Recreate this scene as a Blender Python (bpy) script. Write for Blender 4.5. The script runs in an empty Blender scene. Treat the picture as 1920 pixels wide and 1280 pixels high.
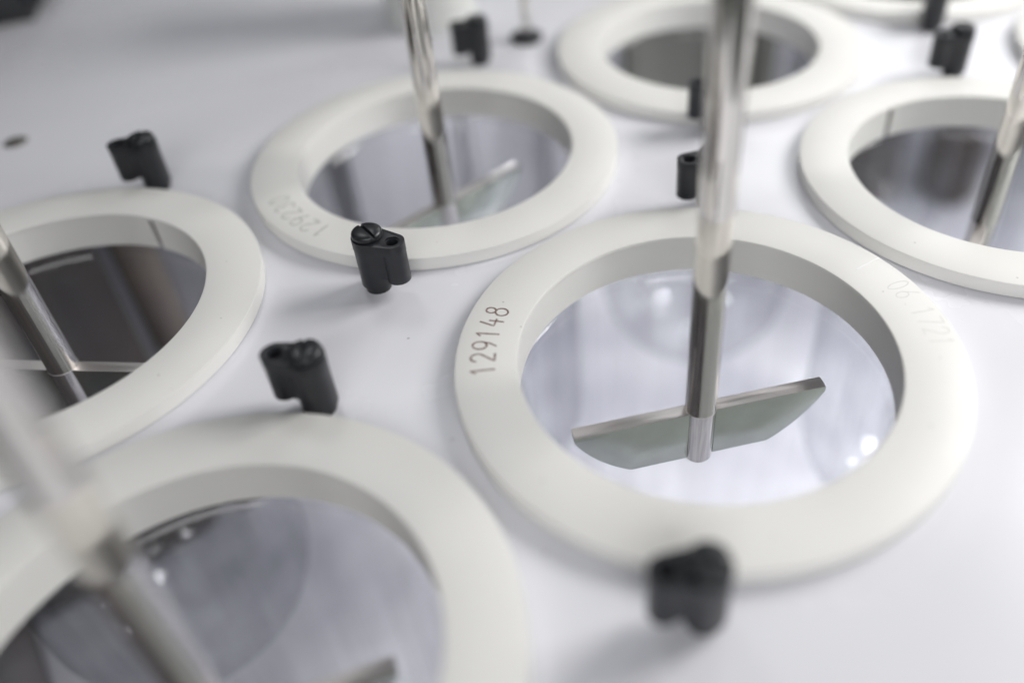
import bpy, bmesh, math, random
from mathutils import Vector, Matrix, noise
random.seed(7)
S = 0.001                      # everything is modelled in millimetres, linked in metres
sc = bpy.context.scene
C = sc.collection
PI = math.pi

# ------------------------------------------------------------------ camera
H = 152.11                     # lens above the ring tops (mm)
R_ = Vector((0.99816356, -0.03865031, -0.04664396))
U_ = Vector((0.06057645, 0.63687019, 0.76858757))
F_ = R_.cross(U_) * -1.0
cam_d = bpy.data.cameras.new('camera')
cam = bpy.data.objects.new('camera', cam_d); C.objects.link(cam)
M = Matrix((R_, U_, -F_)).transposed().to_4x4()
M.translation = Vector((0, 0, H * S))
cam.matrix_world = M
cam_d.sensor_width = 36
cam_d.lens = 1591.73 / 1920 * 36
cam_d.shift_x = -(1060.55 - 960) / 1920
cam_d.shift_y = (553.43 - 640) / 1920
cam_d.clip_start = 0.005
cam_d.clip_end = 50
cam_d.dof.use_dof = True
cam_d.dof.focus_distance = 0.241
cam_d.dof.aperture_fstop = 2.7
cam_d.dof.aperture_blades = 9
sc.camera = cam

# ------------------------------------------------------------------ world (the bright room round the instrument)
w = bpy.data.worlds.new('World'); sc.world = w; w.use_nodes = True
nt = w.node_tree; nt.nodes.clear()
def wn(t, **k):
    n = nt.nodes.new(t)
    for a, b in k.items(): setattr(n, a, b)
    return n
tc = wn('ShaderNodeTexCoord'); sep = wn('ShaderNodeSeparateXYZ')
nt.links.new(tc.outputs['Generated'], sep.inputs[0])
at = wn('ShaderNodeMath', operation='ARCTAN2')
nt.links.new(sep.outputs[1], at.inputs[0]); nt.links.new(sep.outputs[0], at.inputs[1])
azr = wn('ShaderNodeMapRange'); azr.inputs[1].default_value = -PI; azr.inputs[2].default_value = PI
nt.links.new(at.outputs[0], azr.inputs[0])
cr = wn('ShaderNodeValToRGB'); cr.color_ramp.interpolation = 'B_SPLINE'
# azimuth 0..1 : 0 = -x, .25 = -y (behind the camera), .5 = +x, .75 = +y
stops = [(0.0, .22), (.06, .06), (.11, .34), (.15, .10), (.19, .30), (.23, .05), (.27, .26), (.31, .07), (.35, .45), (.39, .16), (.44, 1.3), (.52, 1.5), (.58, .55), (.63, .16), (.69, .7), (.76, .45), (.83, .12), (.89, .38), (.95, .08), (1.0, .22)]
el = cr.color_ramp.elements
el[0].position = 0; el[1].position = 1
for p_, v in stops[1:-1]: el.new(p_)
for e, (p_, v) in zip(sorted(el, key=lambda q: q.position), stops):
    e.color = (v * 1.0, v * .95, v * .90, 1)
nt.links.new(azr.outputs[0], cr.inputs[0])
zr = wn('ShaderNodeMapRange'); zr.inputs[1].default_value = .25; zr.inputs[2].default_value = .75
nt.links.new(sep.outputs[2], zr.inputs[0])
mix = wn('ShaderNodeMix', data_type='RGBA')
nt.links.new(zr.outputs[0], mix.inputs[0]); nt.links.new(cr.outputs[0], mix.inputs[6])
mix.inputs[7].default_value = (.92, .95, 1.0, 1)
bg = wn('ShaderNodeBackground'); bg.inputs[1].default_value = .17
nt.links.new(mix.outputs[2], bg.inputs[0])
wo = wn('ShaderNodeOutputWorld'); nt.links.new(bg.outputs[0], wo.inputs[0])

# ------------------------------------------------------------------ lamps
def area(name, loc, target, size, power, col, sy=None):
    l = bpy.data.lights.new(name, 'AREA'); l.energy = power; l.size = size; l.color = col
    if sy: l.shape = 'RECTANGLE'; l.size_y = sy
    o = bpy.data.objects.new(name, l); C.objects.link(o)
    o.location = Vector(loc) * S
    o.rotation_euler = (Vector(target) - Vector(loc)).to_track_quat('-Z', 'Y').to_euler()
    return o
area('window_light', (560, 380, 400), (60, 220, 0), .30, 5.1, (1, .985, .965), .30)
area('back_window', (620, 1500, 900), (60, 300, 0), .6, 4.6, (.96, .98, 1), .8)
area('ceiling_light', (60, -900, 640), (0, 250, 0), 1.1, 9.5, (.99, .99, 1), .6)
area('rear_ceiling_light', (-440, 1120, 1320), (-60, 250, 0), .34, 2.6, (.97, .98, 1), .34)
# unseen fill lamps added under the plate to brighten the bath
for x, y, p_ in ((-59.5, 175.3, .13), (51.6, 253.7, .055), (162.6, 332.2, .23), (-26.9, 364.8, .24), (84.2, 443.2, .06), (18.9, 64.2, .075), (130, 142.6, .035), (-92.1, -14.2, .20), (241, 221, .36), (274, 410, .30), (352, 300, .30), (385, 489, .25)):
    area('bath_fill', (x, y, -17), (x, y + .001, -100), .035, p_, (.98, .98, 1.0))
for k, (x, y, z) in enumerate(((-260, -420, 900), (120, -560, 980), (520, -300, 900), (-60, 60, 1300))):  # unseen point lamps added to put small glints on the glass
    l = bpy.data.lights.new('glint_lamp', 'POINT'); l.energy = .25; l.shadow_soft_size = .016; l.color = (1, .97, .92)
    o = bpy.data.objects.new('glint_lamp', l); C.objects.link(o); o.location = (x * S, y * S, z * S)

sc.view_settings.view_transform = 'Standard'; sc.view_settings.look = 'None'
sc.view_settings.exposure = -.16; sc.view_settings.gamma = 1
sc.view_settings.use_curve_mapping = False
sc.render.engine = 'CYCLES'
sc.cycles.max_bounces = 14; sc.cycles.transparent_max_bounces = 24
sc.cycles.glossy_bounces = 6; sc.cycles.transmission_bounces = 8
sc.cycles.caustics_reflective = False; sc.cycles.caustics_refractive = False
sc.cycles.sample_clamp_indirect = 6

# ------------------------------------------------------------------ materials
def mat(name, col, rough=.5, metal=0, bump=None, rvar=None, cvar=None, spec=.5, coat=0, stretch=None, aniso=0, speck=0):
    m = bpy.data.materials.new(name); m.use_nodes = True
    t = m.node_tree; b = t.nodes['Principled BSDF']
    b.inputs['Base Color'].default_value = (*col, 1); b.inputs['Roughness'].default_value = rough
    b.inputs['Metallic'].default_value = metal; b.inputs['Specular IOR Level'].default_value = spec
    b.inputs['Coat Weight'].default_value = coat
    if aniso: b.inputs['Anisotropic'].default_value = aniso
    tc = t.nodes.new('ShaderNodeTexCoord'); mp = t.nodes.new('ShaderNodeMapping')
    t.links.new(tc.outputs['Object'], mp.inputs[0])
    if stretch: mp.inputs['Scale'].default_value = stretch
    def nz(scale, det=4):
        n = t.nodes.new('ShaderNodeTexNoise'); n.inputs['Scale'].default_value = scale; n.inputs['Detail'].default_value = det
        t.links.new(mp.outputs[0], n.inputs['Vector']); return n
    if bump:
        n = nz(bump[0]); bp = t.nodes.new('ShaderNodeBump'); bp.inputs['Strength'].default_value = bump[1]
        bp.inputs['Distance'].default_value = bump[2]
        t.links.new(n.outputs[0], bp.inputs['Height']); t.links.new(bp.outputs[0], b.inputs['Normal'])
    if rvar:
        n = nz(rvar[0]); mr = t.nodes.new('ShaderNodeMapRange')
        mr.inputs[1].default_value = .3; mr.inputs[2].default_value = .7
        mr.inputs[3].default_value = rvar[1]; mr.inputs[4].default_value = rvar[2]
        t.links.new(n.outputs[0], mr.inputs[0]); t.links.new(mr.outputs[0], b.inputs['Roughness'])
    if cvar:
        n = nz(cvar[0], 6); mr = t.nodes.new('ShaderNodeMix'); mr.data_type = 'RGBA'
        r2 = t.nodes.new('ShaderNodeMapRange'); r2.inputs[1].default_value = .35; r2.inputs[2].default_value = .65
        t.links.new(n.outputs[0], r2.inputs[0]); t.links.new(r2.outputs[0], mr.inputs[0])
        mr.inputs[6].default_value = (*col, 1); mr.inputs[7].default_value = (*cvar[1], 1)
        t.links.new(mr.outputs[2], b.inputs['Base Color'])
    if speck:
        v = t.nodes.new('ShaderNodeTexVoronoi'); v.inputs['Scale'].default_value = speck; t.links.new(tc.outputs['Object'], v.inputs['Vector'])
        n2 = t.nodes.new('ShaderNodeSeparateColor'); t.links.new(v.outputs['Color'], n2.inputs[0])
        a1 = t.nodes.new('ShaderNodeMath'); a1.operation = 'LESS_THAN'; a1.inputs[1].default_value = .06; t.links.new(v.outputs['Distance'], a1.inputs[0])
        a2 = t.nodes.new('ShaderNodeMath'); a2.operation = 'GREATER_THAN'; a2.inputs[1].default_value = .78; t.links.new(n2.outputs[0], a2.inputs[0])
        a3 = t.nodes.new('ShaderNodeMath'); a3.operation = 'MULTIPLY'; t.links.new(a1.outputs[0], a3.inputs[0]); t.links.new(a2.outputs[0], a3.inputs[1])
        a4 = t.nodes.new('ShaderNodeMath'); a4.operation = 'MULTIPLY'; a4.inputs[1].default_value = .45; t.links.new(a3.outputs[0], a4.inputs[0])
        m3 = t.nodes.new('ShaderNodeMix'); m3.data_type = 'RGBA'; m3.inputs[7].default_value = (.22, .21, .20, 1)
        t.links.new(a4.outputs[0], m3.inputs[0]); src = b.inputs['Base Color'].links[0].from_socket
        t.links.new(src, m3.inputs[6]); t.links.new(m3.outputs[2], b.inputs['Base Color'])
    return m

m_plate = mat('white_gloss_plastic', (.735, .735, .775), .22, bump=(900, .06, .0002), rvar=(25, .20, .30), cvar=(9, (.715, .72, .76)), speck=140)
m_ring = mat('cream_plastic', (.768, .762, .735), .45, bump=(2500, .10, .0001), rvar=(60, .40, .52), cvar=(30, (.753, .747, .72)), speck=190)
m_steel = mat('polished_steel', (.70, .675, .645), .05, 1, rvar=(300, .035, .08), stretch=(1, 1, .05))
m_blade = mat('satin_steel', (.64, .675, .625), .2, 1, rvar=(160, .17, .26), cvar=(220, (.60, .63, .58)))
m_edge = mat('brushed_steel', (.50, .475, .465), .42, 1, bump=(2600, .5, .0001), stretch=(.06, 1, 1), aniso=.5)
m_black = mat('black_plastic', (.013, .0145, .018), .36, bump=(1800, .12, .0001), rvar=(200, .30, .46), cvar=(120, (.018, .019, .023)))
m_screw = mat('black_nylon_screw', (.016, .018, .021), .34, bump=(900, .1, .0001))
m_ink = mat('engraving_brown', (.15, .08, .06), .7, cvar=(900, (.27, .2, .18)))
m_ink2 = mat('engraving_grey', (.33, .33, .31), .7, cvar=(700, (.5, .5, .47)))
m_blind = mat('blind_engraving', (.63, .63, .60), .55)
m_seam = mat('seam_plastic', (.86, .86, .86), .3)
m_tub = mat('tub_plastic', (.62, .62, .655), .85, spec=.15, cvar=(13, (.40, .40, .45)))  # mottled reflections on the floor are put into its colour
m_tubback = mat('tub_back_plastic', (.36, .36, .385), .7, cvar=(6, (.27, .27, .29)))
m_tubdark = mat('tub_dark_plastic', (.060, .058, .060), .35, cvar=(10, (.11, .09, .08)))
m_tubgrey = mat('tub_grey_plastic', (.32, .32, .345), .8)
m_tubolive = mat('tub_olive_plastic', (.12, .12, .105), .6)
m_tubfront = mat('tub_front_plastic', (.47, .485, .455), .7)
m_cap = mat('dull_metal', (.16, .155, .14), .55, .6)
m_stripe = mat('brown_stripe', (.17, .145, .125), .6, cvar=(40, (.13, .11, .10)))
m_bench = mat('bench_top', (.16, .17, .16), .5, cvar=(6, (.13, .14, .13)))
m_house = mat('housing_plastic', (.66, .67, .65), .4, cvar=(20, (.62, .63, .61)))

def glass_mat():
    m = bpy.data.materials.new('clear_glass'); m.use_nodes = True
    t = m.node_tree; t.nodes.clear()
    o = t.nodes.new('ShaderNodeOutputMaterial'); mx = t.nodes.new('ShaderNodeMixShader')
    tr = t.nodes.new('ShaderNodeBsdfTransparent'); gl = t.nodes.new('ShaderNodeBsdfGlossy')
    gl.inputs['Roughness'].default_value = .07
    lw = t.nodes.new('ShaderNodeLayerWeight'); lw.inputs[0].default_value = .5
    pw = t.nodes.new('ShaderNodeMath'); pw.operation = 'POWER'; pw.inputs[1].default_value = 5
    t.links.new(lw.outputs['Facing'], pw.inputs[0])
    tc = t.nodes.new('ShaderNodeTexCoord'); mp = t.nodes.new('ShaderNodeMapping'); mp.inputs['Scale'].default_value = (1, 1, .12)
    n = t.nodes.new('ShaderNodeTexNoise'); n.inputs['Scale'].default_value = 45; n.inputs['Detail'].default_value = 3
    bp = t.nodes.new('ShaderNodeBump'); bp.inputs['Strength'].default_value = .12; bp.inputs['Distance'].default_value = .001
    t.links.new(tc.outputs['Object'], mp.inputs[0]); t.links.new(mp.outputs[0], n.inputs['Vector'])
    t.links.new(n.outputs[0], bp.inputs['Height']); t.links.new(bp.outputs[0], gl.inputs['Normal'])
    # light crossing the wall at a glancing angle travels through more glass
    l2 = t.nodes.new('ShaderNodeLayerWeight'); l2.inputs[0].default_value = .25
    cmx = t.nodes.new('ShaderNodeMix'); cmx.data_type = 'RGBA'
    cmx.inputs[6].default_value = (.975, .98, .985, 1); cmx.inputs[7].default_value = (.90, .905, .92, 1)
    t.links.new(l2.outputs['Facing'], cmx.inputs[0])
    # upright streaks in the tint stand in for reflections in the wall
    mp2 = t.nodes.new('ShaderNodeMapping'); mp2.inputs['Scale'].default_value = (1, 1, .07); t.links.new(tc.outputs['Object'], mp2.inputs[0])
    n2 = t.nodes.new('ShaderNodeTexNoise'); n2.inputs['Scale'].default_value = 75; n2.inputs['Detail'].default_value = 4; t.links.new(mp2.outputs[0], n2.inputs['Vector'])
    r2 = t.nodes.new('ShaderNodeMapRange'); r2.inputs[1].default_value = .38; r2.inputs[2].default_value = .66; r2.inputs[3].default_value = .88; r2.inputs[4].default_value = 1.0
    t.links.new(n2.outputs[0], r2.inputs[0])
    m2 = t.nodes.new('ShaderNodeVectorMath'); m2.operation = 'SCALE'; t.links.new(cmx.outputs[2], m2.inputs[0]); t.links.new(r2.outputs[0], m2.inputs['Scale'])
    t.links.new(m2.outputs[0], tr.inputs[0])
    ml = t.nodes.new('ShaderNodeMath'); ml.operation = 'MULTIPLY_ADD'; ml.inputs[1].default_value = .40; ml.inputs[2].default_value = .04; ml.use_clamp = True
    t.links.new(pw.outputs[0], ml.inputs[0])
    t.links.new(ml.outputs[0], mx.inputs[0]); t.links.new(tr.outputs[0], mx.inputs[1]); t.links.new(gl.outputs[0], mx.inputs[2])
    t.links.new(mx.outputs[0], o.inputs[0]); return m
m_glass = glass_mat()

# ------------------------------------------------------------------ helpers
def link(name, bm, m, parent=None, smooth=30, loc=None, rz=0):
    me = bpy.data.meshes.new(name)
    bmesh.ops.recalc_face_normals(bm, faces=bm.faces)
    bm.to_mesh(me); bm.free()
    me.transform(Matrix.Scale(S, 4))
    me.materials.append(m)
    if smooth:
        for p in me.polygons: p.use_smooth = True
        me.set_sharp_from_angle(angle=math.radians(smooth))
    o = bpy.data.objects.new(name, me); C.objects.link(o)
    if parent: o.parent = parent
    if loc is not None: o.location = Vector(loc) * S
    o.rotation_euler.z = rz
    return o
def tag(o, label=None, cat=None, group=None, kind=None):
    if label: o['label'] = label
    if cat: o['category'] = cat
    if group: o['group'] = group
    if kind: o['kind'] = kind
    return o
def empty(name, loc, rz=0):
    o = bpy.data.objects.new(name, None); C.objects.link(o)
    o.empty_display_size = .01
    o.location = Vector(loc) * S; o.rotation_euler.z = rz
    return o
def lathe(bm, prof, n=192, closed=False, cx=0, cy=0):
    """prof: list of (r, z); open or closed; points with r == 0 become poles"""
    rows = []
    for r, z in prof:
        if r < 1e-6: rows.append([bm.verts.new((cx, cy, z))])
        else: rows.append([bm.verts.new((cx + r * math.cos(2 * PI * k / n), cy + r * math.sin(2 * PI * k / n), z)) for k in range(n)])
    L = len(rows)
    for a in range(L if closed else L - 1):
        A, B = rows[a], rows[(a + 1) % L]
        for k in range(n):
            k2 = (k + 1) % n
            if len(A) == 1 and len(B) == 1: continue
            if len(A) == 1: bm.faces.new((A[0], B[k], B[k2]))
            elif len(B) == 1: bm.faces.new((A[k], A[k2], B[0]))
            else: bm.faces.new((A[k], A[k2], B[k2], B[k]))
def prism(bm, pts, z0, z1):
    lo = [bm.verts.new((x, y, z0)) for x, y in pts]; hi = [bm.verts.new((x, y, z1)) for x, y in pts]
    bm.faces.new(lo[::-1]); bm.faces.new(hi)
    for i in range(len(pts)):
        j = (i + 1) % len(pts); bm.faces.new((lo[i], lo[j], hi[j], hi[i]))
def boxm(bm, c, s, rot=None):
    g = bmesh.ops.create_cube(bm, size=1, matrix=Matrix.Translation(c) @ (rot or Matrix.Identity(4)) @ Matrix.Diagonal((*s, 1)))
    return g['verts']
def mesh_obj(bm, name='tmp'):
    bmesh.ops.recalc_face_normals(bm, faces=bm.faces)
    me = bpy.data.meshes.new(name); bm.to_mesh(me); bm.free()
    o = bpy.data.objects.new(name, me); C.objects.link(o); return o
def solid(base, ops, bevel=None, seg=3, ang=35):
    """boolean ops on mm-sized meshes, then an optional bevel; returns a bmesh"""
    o = mesh_obj(base); tmp = [o]
    for kind, b in ops:
        c = mesh_obj(b); tmp.append(c)
        md = o.modifiers.new('b', 'BOOLEAN'); md.operation = kind; md.object = c; md.solver = 'EXACT'
    if bevel:
        md = o.modifiers.new('v', 'BEVEL'); md.width = bevel; md.segments = seg; md.limit_method = 'ANGLE'; md.angle_limit = math.radians(ang)
    bpy.context.view_layer.update()
    dg = bpy.context.evaluated_depsgraph_get()
    bm = bmesh.new(); bm.from_mesh(o.evaluated_get(dg).to_mesh()); o.evaluated_get(dg).to_mesh_clear()
    for t_ in tmp:
        me = t_.data; bpy.data.objects.remove(t_); bpy.data.meshes.remove(me)
    return bm
def circle(cx, cy, r, n=48, a0=0): return [(cx + r * math.cos(a0 + 2 * PI * k / n), cy + r * math.sin(a0 + 2 * PI * k / n)) for k in range(n)]

# ------------------------------------------------------------------ layout (mm, ring tops at z = 0)
A0 = Vector((35.24, 158.957)); VA = Vector((111.0708, 78.4449)); VB = Vector((-78.4449, 111.0708))
GA = math.atan2(VA.y, VA.x); G = VA.length
ZP = -4.87                     # plate surface
RO, RI, RD = 65.0, 48.93, -12.93
def site(i, j): return A0 + VA * i + VB * j
SITES = {'near_right': (0, 0), 'mid_left': (0, 1), 'left': (-1, 1), 'near_left': (-1, 0), 'far': (1, 1), 'right': (1, 0), 'far_right': (2, 1), 'edge_right': (2, 0)}

# ------------------------------------------------------------------ cover plate: one sheet with round openings, grid cells
def plate():
    bm = bmesh.new(); n = 96; hole = 51.2
    a, b = VA.normalized(), VB.normalized()
    holes = set(SITES.values())
    for i in range(-1, 9):
        for j in range(-4, 7):
            c = site(i, j); h = G / 2
            def pt(u, v, z=ZP): q = c + a * u + b * v; return bm.verts.new((q.x, q.y, z))
            if (i, j) not in holes:
                if j < -1: continue
                lo_ = -.12 * G if j == -1 else -h
                bm.faces.new([pt(-h, lo_), pt(h, lo_), pt(h, h), pt(-h, h)])
                if j == -1: bm.faces.new([pt(-h, lo_), pt(h, lo_), pt(h, lo_, ZP - 9), pt(-h, lo_, ZP - 9)])
                continue
            inn, out, low = [], [], []
            for k in range(n):
                t_ = 2 * PI * k / n; cx, sx = math.cos(t_), math.sin(t_); m_ = max(abs(cx), abs(sx))
                inn.append(pt(hole * cx, hole * sx)); out.append(pt(h * cx / m_, h * sx / m_)); low.append(pt(hole * cx, hole * sx, ZP - 6))
            for k in range(n):
                k2 = (k + 1) % n
                bm.faces.new((inn[k], out[k], out[k2], inn[k2])); bm.faces.new((low[k], inn[k], inn[k2], low[k2]))
    bmesh.ops.remove_doubles(bm, verts=bm.verts, dist=.001)
    o = link('cover_plate', bm, m_plate, smooth=30)
    tag(o, kind='structure'); return o
plate()

# ------------------------------------------------------------------ tub under the plate
def tub():
    r = empty('water_bath', (A0.x, A0.y, -235), GA)
    tag(r, 'grey and dark plastic bath interior seen through the round openings of the white plate', 'water bath')
    x0, x1, y0, y1 = -1.56 * G, 4.6 * G, -1.12 * G, 2.05 * G
    zt, zb = 235 - 12, 0
    def slab(name, c, s, m):
        bm = bmesh.new(); boxm(bm, c, s); bmesh.ops.bevel(bm, geom=bm.edges[:], offset=1.2, segments=2, affect='EDGES'); return link(name, bm, m, r)
    slab('floor', ((x0 + x1) / 2, (y0 + y1) / 2, -4), (x1 - x0, y1 - y0, 8), m_tub)
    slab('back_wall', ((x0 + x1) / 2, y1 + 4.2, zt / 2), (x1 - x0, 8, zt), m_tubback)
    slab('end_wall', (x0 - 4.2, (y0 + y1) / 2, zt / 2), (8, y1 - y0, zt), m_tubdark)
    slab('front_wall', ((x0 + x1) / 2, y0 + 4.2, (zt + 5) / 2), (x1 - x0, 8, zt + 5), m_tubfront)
    # vertical ribs of the back wall
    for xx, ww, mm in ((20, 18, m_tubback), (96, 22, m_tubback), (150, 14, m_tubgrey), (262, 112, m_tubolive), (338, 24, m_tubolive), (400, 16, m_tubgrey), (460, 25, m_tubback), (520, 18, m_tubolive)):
        bm = bmesh.new()
        boxm(bm, (xx, y1 - 5.3, zt / 2), (ww, 10, zt - 2)); bmesh.ops.bevel(bm, geom=bm.edges[:], offset=3, segments=3, affect='EDGES')
        link('rib', bm, mm, r)
    return r
tub()
def backdrop():  # block added to darken the view through the left opening
    a, b = VA.normalized(), VB.normalized()
    c = A0 + a * -160 + b * 250
    r = empty('dark_backdrop', (c.x, c.y, -234), GA)
    tag(r, 'dark block added in the bath to darken the opening at the left edge', 'backdrop')
    bm = bmesh.new(); boxm(bm, (0, 0, 108), (98, 30, 214)); bmesh.ops.bevel(bm, geom=bm.edges[:], offset=6, segments=4, affect='EDGES')
    link('body', bm, m_tubdark, r)
    c = A0 + a * -97 + b * 250
    bm = bmesh.new(); lathe(bm, [(0, 0), (9, 0), (9, 214), (0, 214)], 40)
    tag(link('stripe', bm, m_stripe, loc=(c.x, c.y, -234.5), smooth=40), 'brown upright pipe added in the bath for the brown reflection in the left opening', 'stripe')  # added brown upright, stands in for a streak reflected in the vessel
    return r
def bench():
    bm = bmesh.new(); boxm(bm, (0, 200, -268), (3000, 3000, 20)); tag(link('bench_top', bm, m_bench), kind='structure')
bench()
def dark_patches():  # blocks added to give the right-hand opening its dark patches
    for x, y, w_, h_, lab in ((236, 560, 46, 84, 'larger dark block added low in the bath, seen through the opening cut by the right edge'), (306, 560, 30, 60, 'smaller dark block added low in the bath, right of the larger one')):
        bm = bmesh.new(); boxm(bm, (0, 0, h_ / 2), (w_, 40, h_)); bmesh.ops.bevel(bm, geom=bm.edges[:], offset=7, segments=4, affect='EDGES')
        tag(link('patch_block', bm, m_tubdark, loc=(x, y, -234.6), rz=GA), lab, 'block', 'dark blocks added in the bath')
dark_patches()
backdrop()

# ------------------------------------------------------------------ rings
def ring_mesh(ri=RI, notch=None, seed=0):
    c = .45
    prof = [(ri + c, 0), (RO - c, 0), (RO - .12, -.13), (RO, -c), (RO, -4.35), (RO - .3, -4.6), (ri + 2.2, -4.6), (ri + 2.1, RD + .4), (ri + 1.7, RD), (ri + .3, RD), (ri, RD + .3), (ri, -1.55), (ri - .22, -1.35), (ri - .22, -c), (ri - .05, -.12)]
    bm = bmesh.new(); lathe(bm, prof, 288, closed=True)
    if notch is not None:
        base = bm
        cut = bmesh.new()
        boxm(cut, ((ri + .7) * math.cos(notch), (ri + .7) * math.sin(notch), -7.6), (5, 2.6, 13), Matrix.Rotation(notch, 4, 'Z'))
        bm = solid(base, [('DIFFERENCE', cut)])
    return bm

# single-stroke engraver's digits: cell 0..1 wide, 0..1.6 high
def arc(cx, cy, rx, ry, a0, a1, n=12): return [(cx + rx * math.cos(math.radians(a0 + (a1 - a0) * k / n)), cy + ry * math.sin(math.radians(a0 + (a1 - a0) * k / n))) for k in range(n + 1)]
GLY = {
 '1': [[(.22, 1.25), (.5, 1.6), (.5, 0)]],
 '2': [arc(.5, 1.12, .42, .48, 165, -25, 12) + [(.08, 0), (.94, 0)]],
 '9': [arc(.5, 1.12, .42, .48, -20, 340, 24) + [(.78, .45), (.45, 0)]],
 '4': [[(.42, 1.6), (.10, .55), (.95, .55)], [(.70, 1.0), (.70, 0)]],
 '8': [arc(.5, 1.25, .32, .35, -90, 270, 20), arc(.5, .45, .46, .45, 90, 450, 24)],
 '3': [arc(.48, 1.22, .38, .38, 150, -80, 12) + arc(.48, .42, .44, .44, 80, -155, 14)],
 '0': [arc(.5, .8, .42, .8, 0, 360, 28)],
 '6': [[(.80, 1.6), (.2, .75)] + arc(.5, .45, .42, .45, 150, 510, 24)],
 '7': [[(.06, 1.6), (.92, 1.6), (.38, 0)]],
 '.': [[(.42, .08), (.58, .08)]],
 '-': [[(.15, .8), (.85, .8)]],
}
def engraving(text, a_start, a_end, r_in, h, wdt, m, parent, name='engraved_number', cell=None, z=.03):
    """text runs clockwise from a_start to a_end (deg), tops outward"""
    bm = bmesh.new(); n = len(text)
    cw = abs(a_end - a_start) / n
    for q, ch in enumerate(text):
        ac = a_start - cw * (q + .5)
        k = h / 1.6; width = (cell or .72) * math.radians(cw) * (r_in + h / 2)
        for st in GLY[ch]:
            pts = []
            for i in range(len(st) - 1):
                (x1, y1), (x2, y2) = st[i], st[i + 1]
                m_ = max(1, int(math.hypot(x2 - x1, y2 - y1) / .2))
                pts += [(x1 + (x2 - x1) * s / m_, y1 + (y2 - y1) * s / m_) for s in range(m_)]
            pts.append(st[-1])
            P = []
            for x, y in pts:
                x += random.uniform(-.008, .008)
                rr = r_in + y * k; th = math.radians(ac) - (x - .5) * width / (r_in + h / 2)
                P.append(Vector((rr * math.cos(th), rr * math.sin(th), 0)))
            vs = []
            for i, p in enumerate(P):
                d = (P[min(i + 1, len(P) - 1)] - P[max(i - 1, 0)]).normalized(); nn = Vector((-d.y, d.x, 0))
                ww = wdt * (.9 + .25 * random.random()) / 2
                if i == 0: p = p - d * wdt * .3
                if i == len(P) - 1: p = p + d * wdt * .3
                zz = z + .004 * (i % 2)
                vs.append((bm.verts.new(p + nn * ww + Vector((0, 0, .012))), bm.verts.new(p + Vector((0, 0, z))), bm.verts.new(p - nn * ww + Vector((0, 0, .012)))))
            for i in range(len(vs) - 1):
                for e in (0, 1): bm.faces.new((vs[i][e], vs[i + 1][e], vs[i + 1][e + 1], vs[i][e + 1]))
    return link(name, bm, m, parent, smooth=0)

RING_LABEL = {
 'near_right': ('cream ring with the brown number 129148, round the sharp paddle', None, RI),
 'mid_left': ('cream ring engraved 129230 behind the sharp black post with the slotted screw', None, RI),
 'left': ('cream ring at the left edge, a dark slot in its inner wall', math.radians(67.5), RI),
 'near_left': ('large blurred cream ring in the bottom left corner round a blurred shaft', None, RI),
 'far': ('blurred cream ring at top centre behind the tall middle shaft, olive dark inside', None, 46.4),
 'right': ('cream ring cut by the right edge, small dark slot in its inner wall', math.radians(116), RI),
 'far_right': ('strongly blurred cream ring cut by the top edge, furthest to the back', None, RI),
 'edge_right': ('sliver of a blurred cream ring at the right edge near the top corner', None, RI),
}
rings = {}
for k, (i, j) in SITES.items():
    lab, notch, ri = RING_LABEL[k]
    c = site(i, j)
    root = empty('vessel_ring', (c.x, c.y, 0))
    tag(root, lab, 'ring', 'cream rings set in the white plate')
    link('ring_body', ring_mesh(ri, notch), m_ring, root, smooth=28)
    if notch is not None:
        bm = bmesh.new(); boxm(bm, (RI + 1.5, 0, -7), (.5, 2.5, 10.5)); link('slot_shade', bm, m_tubdark, root, rz=notch, smooth=0)  # dark strip added inside the slot to stand in for its shade
    rings[k] = root
engraving('129148', 185.6, 158.0, 54.6, 6.3, .52, m_ink, rings['near_right'])
engraving('06.1721', 21.5, -4.5, 57.0, 6.6, .26, m_blind, rings['near_right'], name='blind_number')
engraving('129230', -122.5, -153.5, 54.3, 6.4, .50, m_ink2, rings['mid_left'])
bm = bmesh.new(); boxm(bm, (60.0, 0, .02), (9.2, .38, .16), None)
link('seam_line', bm, m_seam, rings['near_right'], rz=math.radians(30.6))

# ------------------------------------------------------------------ glass vessels
VES = {
 'near_right': 'clear glass vessel below the ring numbered 129148, streaked with pale reflections',
 'mid_left': 'clear glass vessel below the ring engraved 129230',
 'left': 'dark looking glass vessel in the opening at the left edge',
 'near_left': 'clear glass vessel in the bottom left corner with round bright highlights',
 'far': 'glass vessel in the olive dark opening at top centre',
 'right': 'grey looking glass vessel in the opening cut by the right edge',
 'far_right': 'glass vessel below the ring cut by the top edge',
 'edge_right': 'glass vessel below the sliver of ring at the right edge',
}
def vessel_mesh():
    bm = bmesh.new(); r = 48.2
    prof = [(50.4, -13.4), (50.3, -15.2), (r + .5, -16.6), (r, -19), (r, -125)]
    prof += [(r * math.cos(t_), -125 - r * math.sin(t_)) for t_ in [k * PI / 2 / 18 for k in range(1, 18)]] + [(0, -125 - r)]
    lathe(bm, prof, 128); return bm
v0 = None
for k, (i, j) in SITES.items():
    c = site(i, j)
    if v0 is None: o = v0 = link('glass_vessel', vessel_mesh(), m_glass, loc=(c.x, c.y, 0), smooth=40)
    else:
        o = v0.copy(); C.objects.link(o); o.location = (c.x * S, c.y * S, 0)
    tag(o, VES[k], 'glass vessel', 'glass vessels under the rings')

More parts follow.
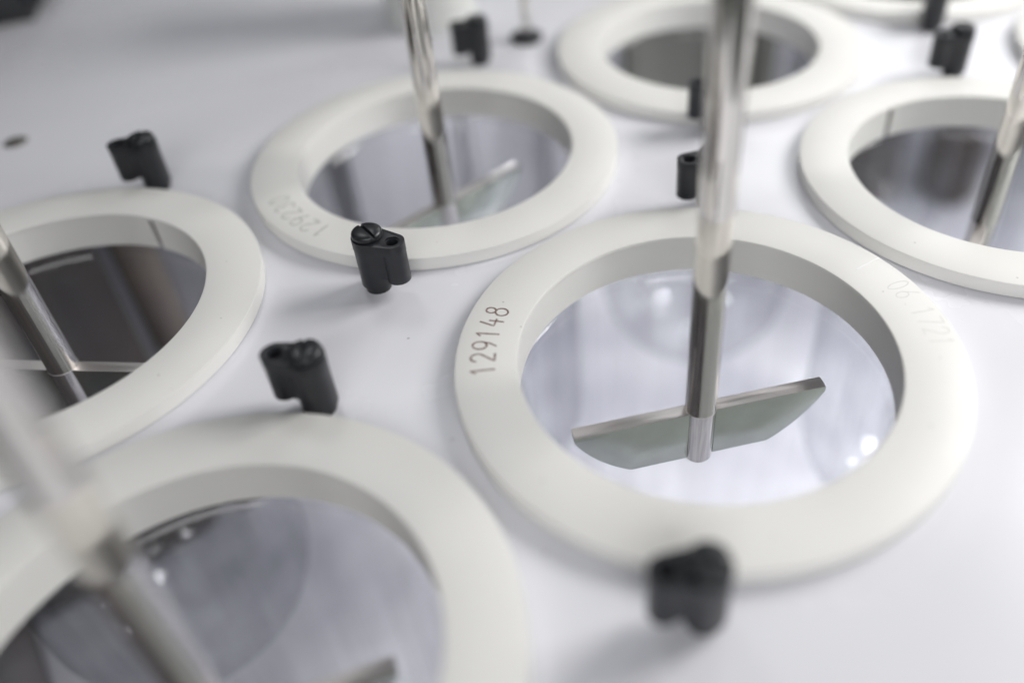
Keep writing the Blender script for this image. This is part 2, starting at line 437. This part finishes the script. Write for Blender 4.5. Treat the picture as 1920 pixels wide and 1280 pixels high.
# ------------------------------------------------------------------ paddle stirrers
ZB = -22.4
def make_stirrer():
    root = empty('paddle_stirrer', (0, 0, ZB))
    r = 4.28
    bm = bmesh.new()
    lathe(bm, [(0, -19.3), (r - 1.0, -19.3), (r - .35, -19.0), (r, -18.3), (r, -.2), (r + .04, 0), (r, .2), (r, 60), (r, 150), (r, 300), (0, 300)], 72)
    shaft = link('shaft', bm, m_steel, root, smooth=50)
    # blade: 74.5 mm on top, 42 mm below, curved flanks, 4 mm thick
    hw, R0 = 36.3, 41.5
    pts = [(-hw, 0)]
    cz = -2.0 - (-math.sqrt(R0 ** 2 - hw ** 2)); 
    for k in range(13):
        x = -hw + (hw - 20.5) * k / 12; pts.append((x, cz - math.sqrt(R0 ** 2 - x * x)))
    zb = pts[-1][1]
    full = pts + [(-x, z) for x, z in pts[::-1]]
    bm = bmesh.new(); th = 2.0
    f = [bm.verts.new((x, -th, z)) for x, z in full]; b = [bm.verts.new((x, th, z)) for x, z in full]
    bm.faces.new(f); bm.faces.new(b[::-1])
    for i in range(len(full)):
        j = (i + 1) % len(full); bm.faces.new((f[i], b[i], b[j], f[j]))
    cut = bmesh.new(); prism(cut, circle(0, 0, r + .02, 72), -40, 10)
    blade_bm = solid(bm, [('DIFFERENCE', cut)], bevel=.22, seg=2, ang=40)
    blade = link('blade', blade_bm, m_blade, root, smooth=25)
    blade.data.materials.append(m_edge); blade.data.materials.append(m_steel)
    for p in blade.data.polygons:
        if p.normal.z > .9: p.material_index = 1
        elif p.normal.z > .25: p.material_index = 2
    # thin weld line round the hub
    bm = bmesh.new()
    lathe(bm, [(r + .01, -.12), (r + .10, 0), (r + .01, .12)], 72)
    link('weld_line', bm, m_edge, root, smooth=60)
    return root
def copy_thing(root, name=None):
    c = root.copy(); C.objects.link(c)
    for ch in list(root.children):
        d = ch.copy(); C.objects.link(d); d.parent = c
        for g in list(ch.children):
            e = g.copy(); C.objects.link(e); e.parent = d
    return c
STIR = [
 ('near_right', 11.0, 'sharp steel paddle and its shaft hanging in the ring numbered 129148'),
 ('mid_left', 42.0, 'blurred steel stirrer with a bright cream reflecting blade in the ring engraved 129230'),
 ('left', -6.5, 'steel stirrer shaft leaning across the left edge over the dark opening'),
 ('near_left', 17.0, 'blurred dark stirrer shaft crossing the bottom left corner'),
 ('right', 57.0, 'steel stirrer shaft at the right edge, its blade seen end on'),
]
st0 = make_stirrer(); first = True
for k, ang, lab in STIR:
    o = st0 if first else copy_thing(st0); first = False
    c = site(*SITES[k]); o.location = (c.x * S, c.y * S, ZB * S); o.rotation_euler.z = math.radians(ang)
    tag(o, lab, 'stirrer', 'paddle stirrers hanging into the vessels')

# ------------------------------------------------------------------ black clamp posts
def make_post():
    root = empty('clamp_post', (0, 0, ZP))
    z0 = -ZP                      # local z of the ring tops
    rs, rh, L = 4.75, 3.6, 8.0
    def hull(k=0):
        al = math.acos((rs - rh) / L); pts = []
        for q in range(33):
            t_ = al + (2 * PI - 2 * al) * q / 32; pts.append(((rs + k) * math.cos(t_), (rs + k) * math.sin(t_)))
        for q in range(25):
            t_ = -al + 2 * al * q / 24; pts.append((L + (rh + k) * math.cos(t_), (rh + k) * math.sin(t_)))
        return pts
    ztop = z0 + 13.6
    cyl = lambda cx, r, a, b, n=64: (lambda bm: (prism(bm, circle(cx, 0, r, n), a, b), bm)[1])(bmesh.new())
    body = bmesh.new(); prism(body, hull(), ztop - 3.2, ztop)
    web = bmesh.new(); prism(web, [(0, -4.1), (L - 1, -2.9), (L - 1, 2.9), (0, 4.1)], z0 + 1.4, ztop - 2)
    ops = [('UNION', cyl(0, rs - .12, 2.4, ztop - 1)), ('UNION', cyl(L, rh - .12, z0 + .35, ztop - 1)), ('UNION', web),
           ('UNION', cyl(0, 3.8, .02, 3)), ('DIFFERENCE', cyl(L, 1.75, z0 - 2, ztop + 2)), ('DIFFERENCE', cyl(L, 2.15, ztop - .5, ztop + 2)), ('DIFFERENCE', cyl(0, 2.0, ztop - 4, ztop + 2))]
    link('body', solid(body, ops, bevel=.28, seg=3, ang=40), m_black, root, smooth=40)
    s = bmesh.new()
    lathe(s, [(0, ztop - 3), (1.9, ztop - 3), (1.9, ztop + .05), (4.25, ztop + .05), (4.4, ztop + .3), (4.4, ztop + 1.3), (4.2, ztop + 1.75), (3.6, ztop + 2.15), (0, ztop + 2.25)], 72)
    sl = bmesh.new(); boxm(sl, (0, 0, ztop + 2.2), (.95, 12, 2.3), None)
    link('screw', solid(s, [('DIFFERENCE', sl)], bevel=.1, seg=2, ang=40), m_screw, root, smooth=35)
    return root
# (screw x, y, direction of the hole lobe in degrees, label, screw turn)
POSTS = [
 (-55.3, 198.9, -24, 'sharp black post with a slotted screw and an open hole, in front of ring 129230', 60),
 (-63.5, 150.4, 167, 'leaning black post between the bottom left ring and the number 129148', 20),
 (23.2, 87.3, 184, 'large blurred black post at the bottom right casting a shadow to its left', 70),
 (49.0, 231.2, 186, 'black post half hidden behind the tall middle shaft, its open hole showing', 0),
 (-142.2, 263.6, 184, 'black post above the ring at the left edge', 0),
 (160.2, 313.0, 190, 'blurred black post above the ring cut by the right edge', 0),
 (60.0, 280.0, 160, 'black post mostly hidden behind the middle shaft, in front of the far ring', 0),
 (168.3, 357.5, 80, 'thin blurred black post at the top right, second from the corner', 0),
 (-30.7, 352.0, 186, 'blurred black post at the top left of centre beside the white housing', 0),
]
p0 = make_post(); first = True
for x, y, a, lab, sa in POSTS:
    o = p0 if first else copy_thing(p0); first = False
    o.location = (x * S, y * S, ZP * S); o.rotation_euler.z = math.radians(a)
    tag(o, lab, 'clamp post', 'black clamp posts on the white plate')
    for ch in o.children:
        if ch.name.startswith('screw'): ch.rotation_euler.z = math.radians(sa)

# ------------------------------------------------------------------ things at the back
def housing():
    r = empty('probe_housing', (-57, 407, ZP))
    tag(r, 'white upright round housing standing behind the blurred black post at the top', 'housing')
    bm = bmesh.new(); lathe(bm, [(0, .02), (21.4, .02), (22, .6), (22, 5), (21.2, 5.8), (21.2, 88), (20, 90), (0, 90)], 96)
    link('barrel', bm, m_house, r, smooth=40)
    return r
housing()
def stud():
    r = empty('thermometer_probe', (-10.6, 373.5, ZP))
    tag(r, 'thin steel rod standing in a round black grommet at the top', 'probe')
    bm = bmesh.new(); lathe(bm, [(0, .02), (6.8, .02), (7.4, .8), (7.2, 2.4), (5.2, 3.6), (2.4, 4.6), (1.8, 4.8), (0, 4.8)], 64); link('grommet', bm, m_black, r, smooth=50)
    bm = bmesh.new(); lathe(bm, [(0, 4.5), (1.7, 4.5), (1.7, 120), (0, 120)], 32); link('rod', bm, m_steel, r, smooth=50)
    return r
stud()
def cap():
    r = empty('metal_cap', (-212.4, 304, ZP))
    tag(r, 'small flat round metal cap on the plate at the left edge', 'cap')
    bm = bmesh.new(); lathe(bm, [(0, .9), (2.6, .9), (3.0, .7), (4.1, .55), (4.4, .02), (0, .02)], 48); link('disc', bm, m_cap, r, smooth=40)
    return r
cap()
def column():
    r = empty('support_column', (-321, 447, ZP), math.radians(16))
    tag(r, 'black base of a column in the top left corner', 'column')
    bm = bmesh.new(); boxm(bm, (0, 0, 165), (120, 70, 329.9)); bmesh.ops.bevel(bm, geom=bm.edges[:], offset=8, segments=5, affect='EDGES')
    link('casing', bm, m_black, r, smooth=40)
    return r
column()
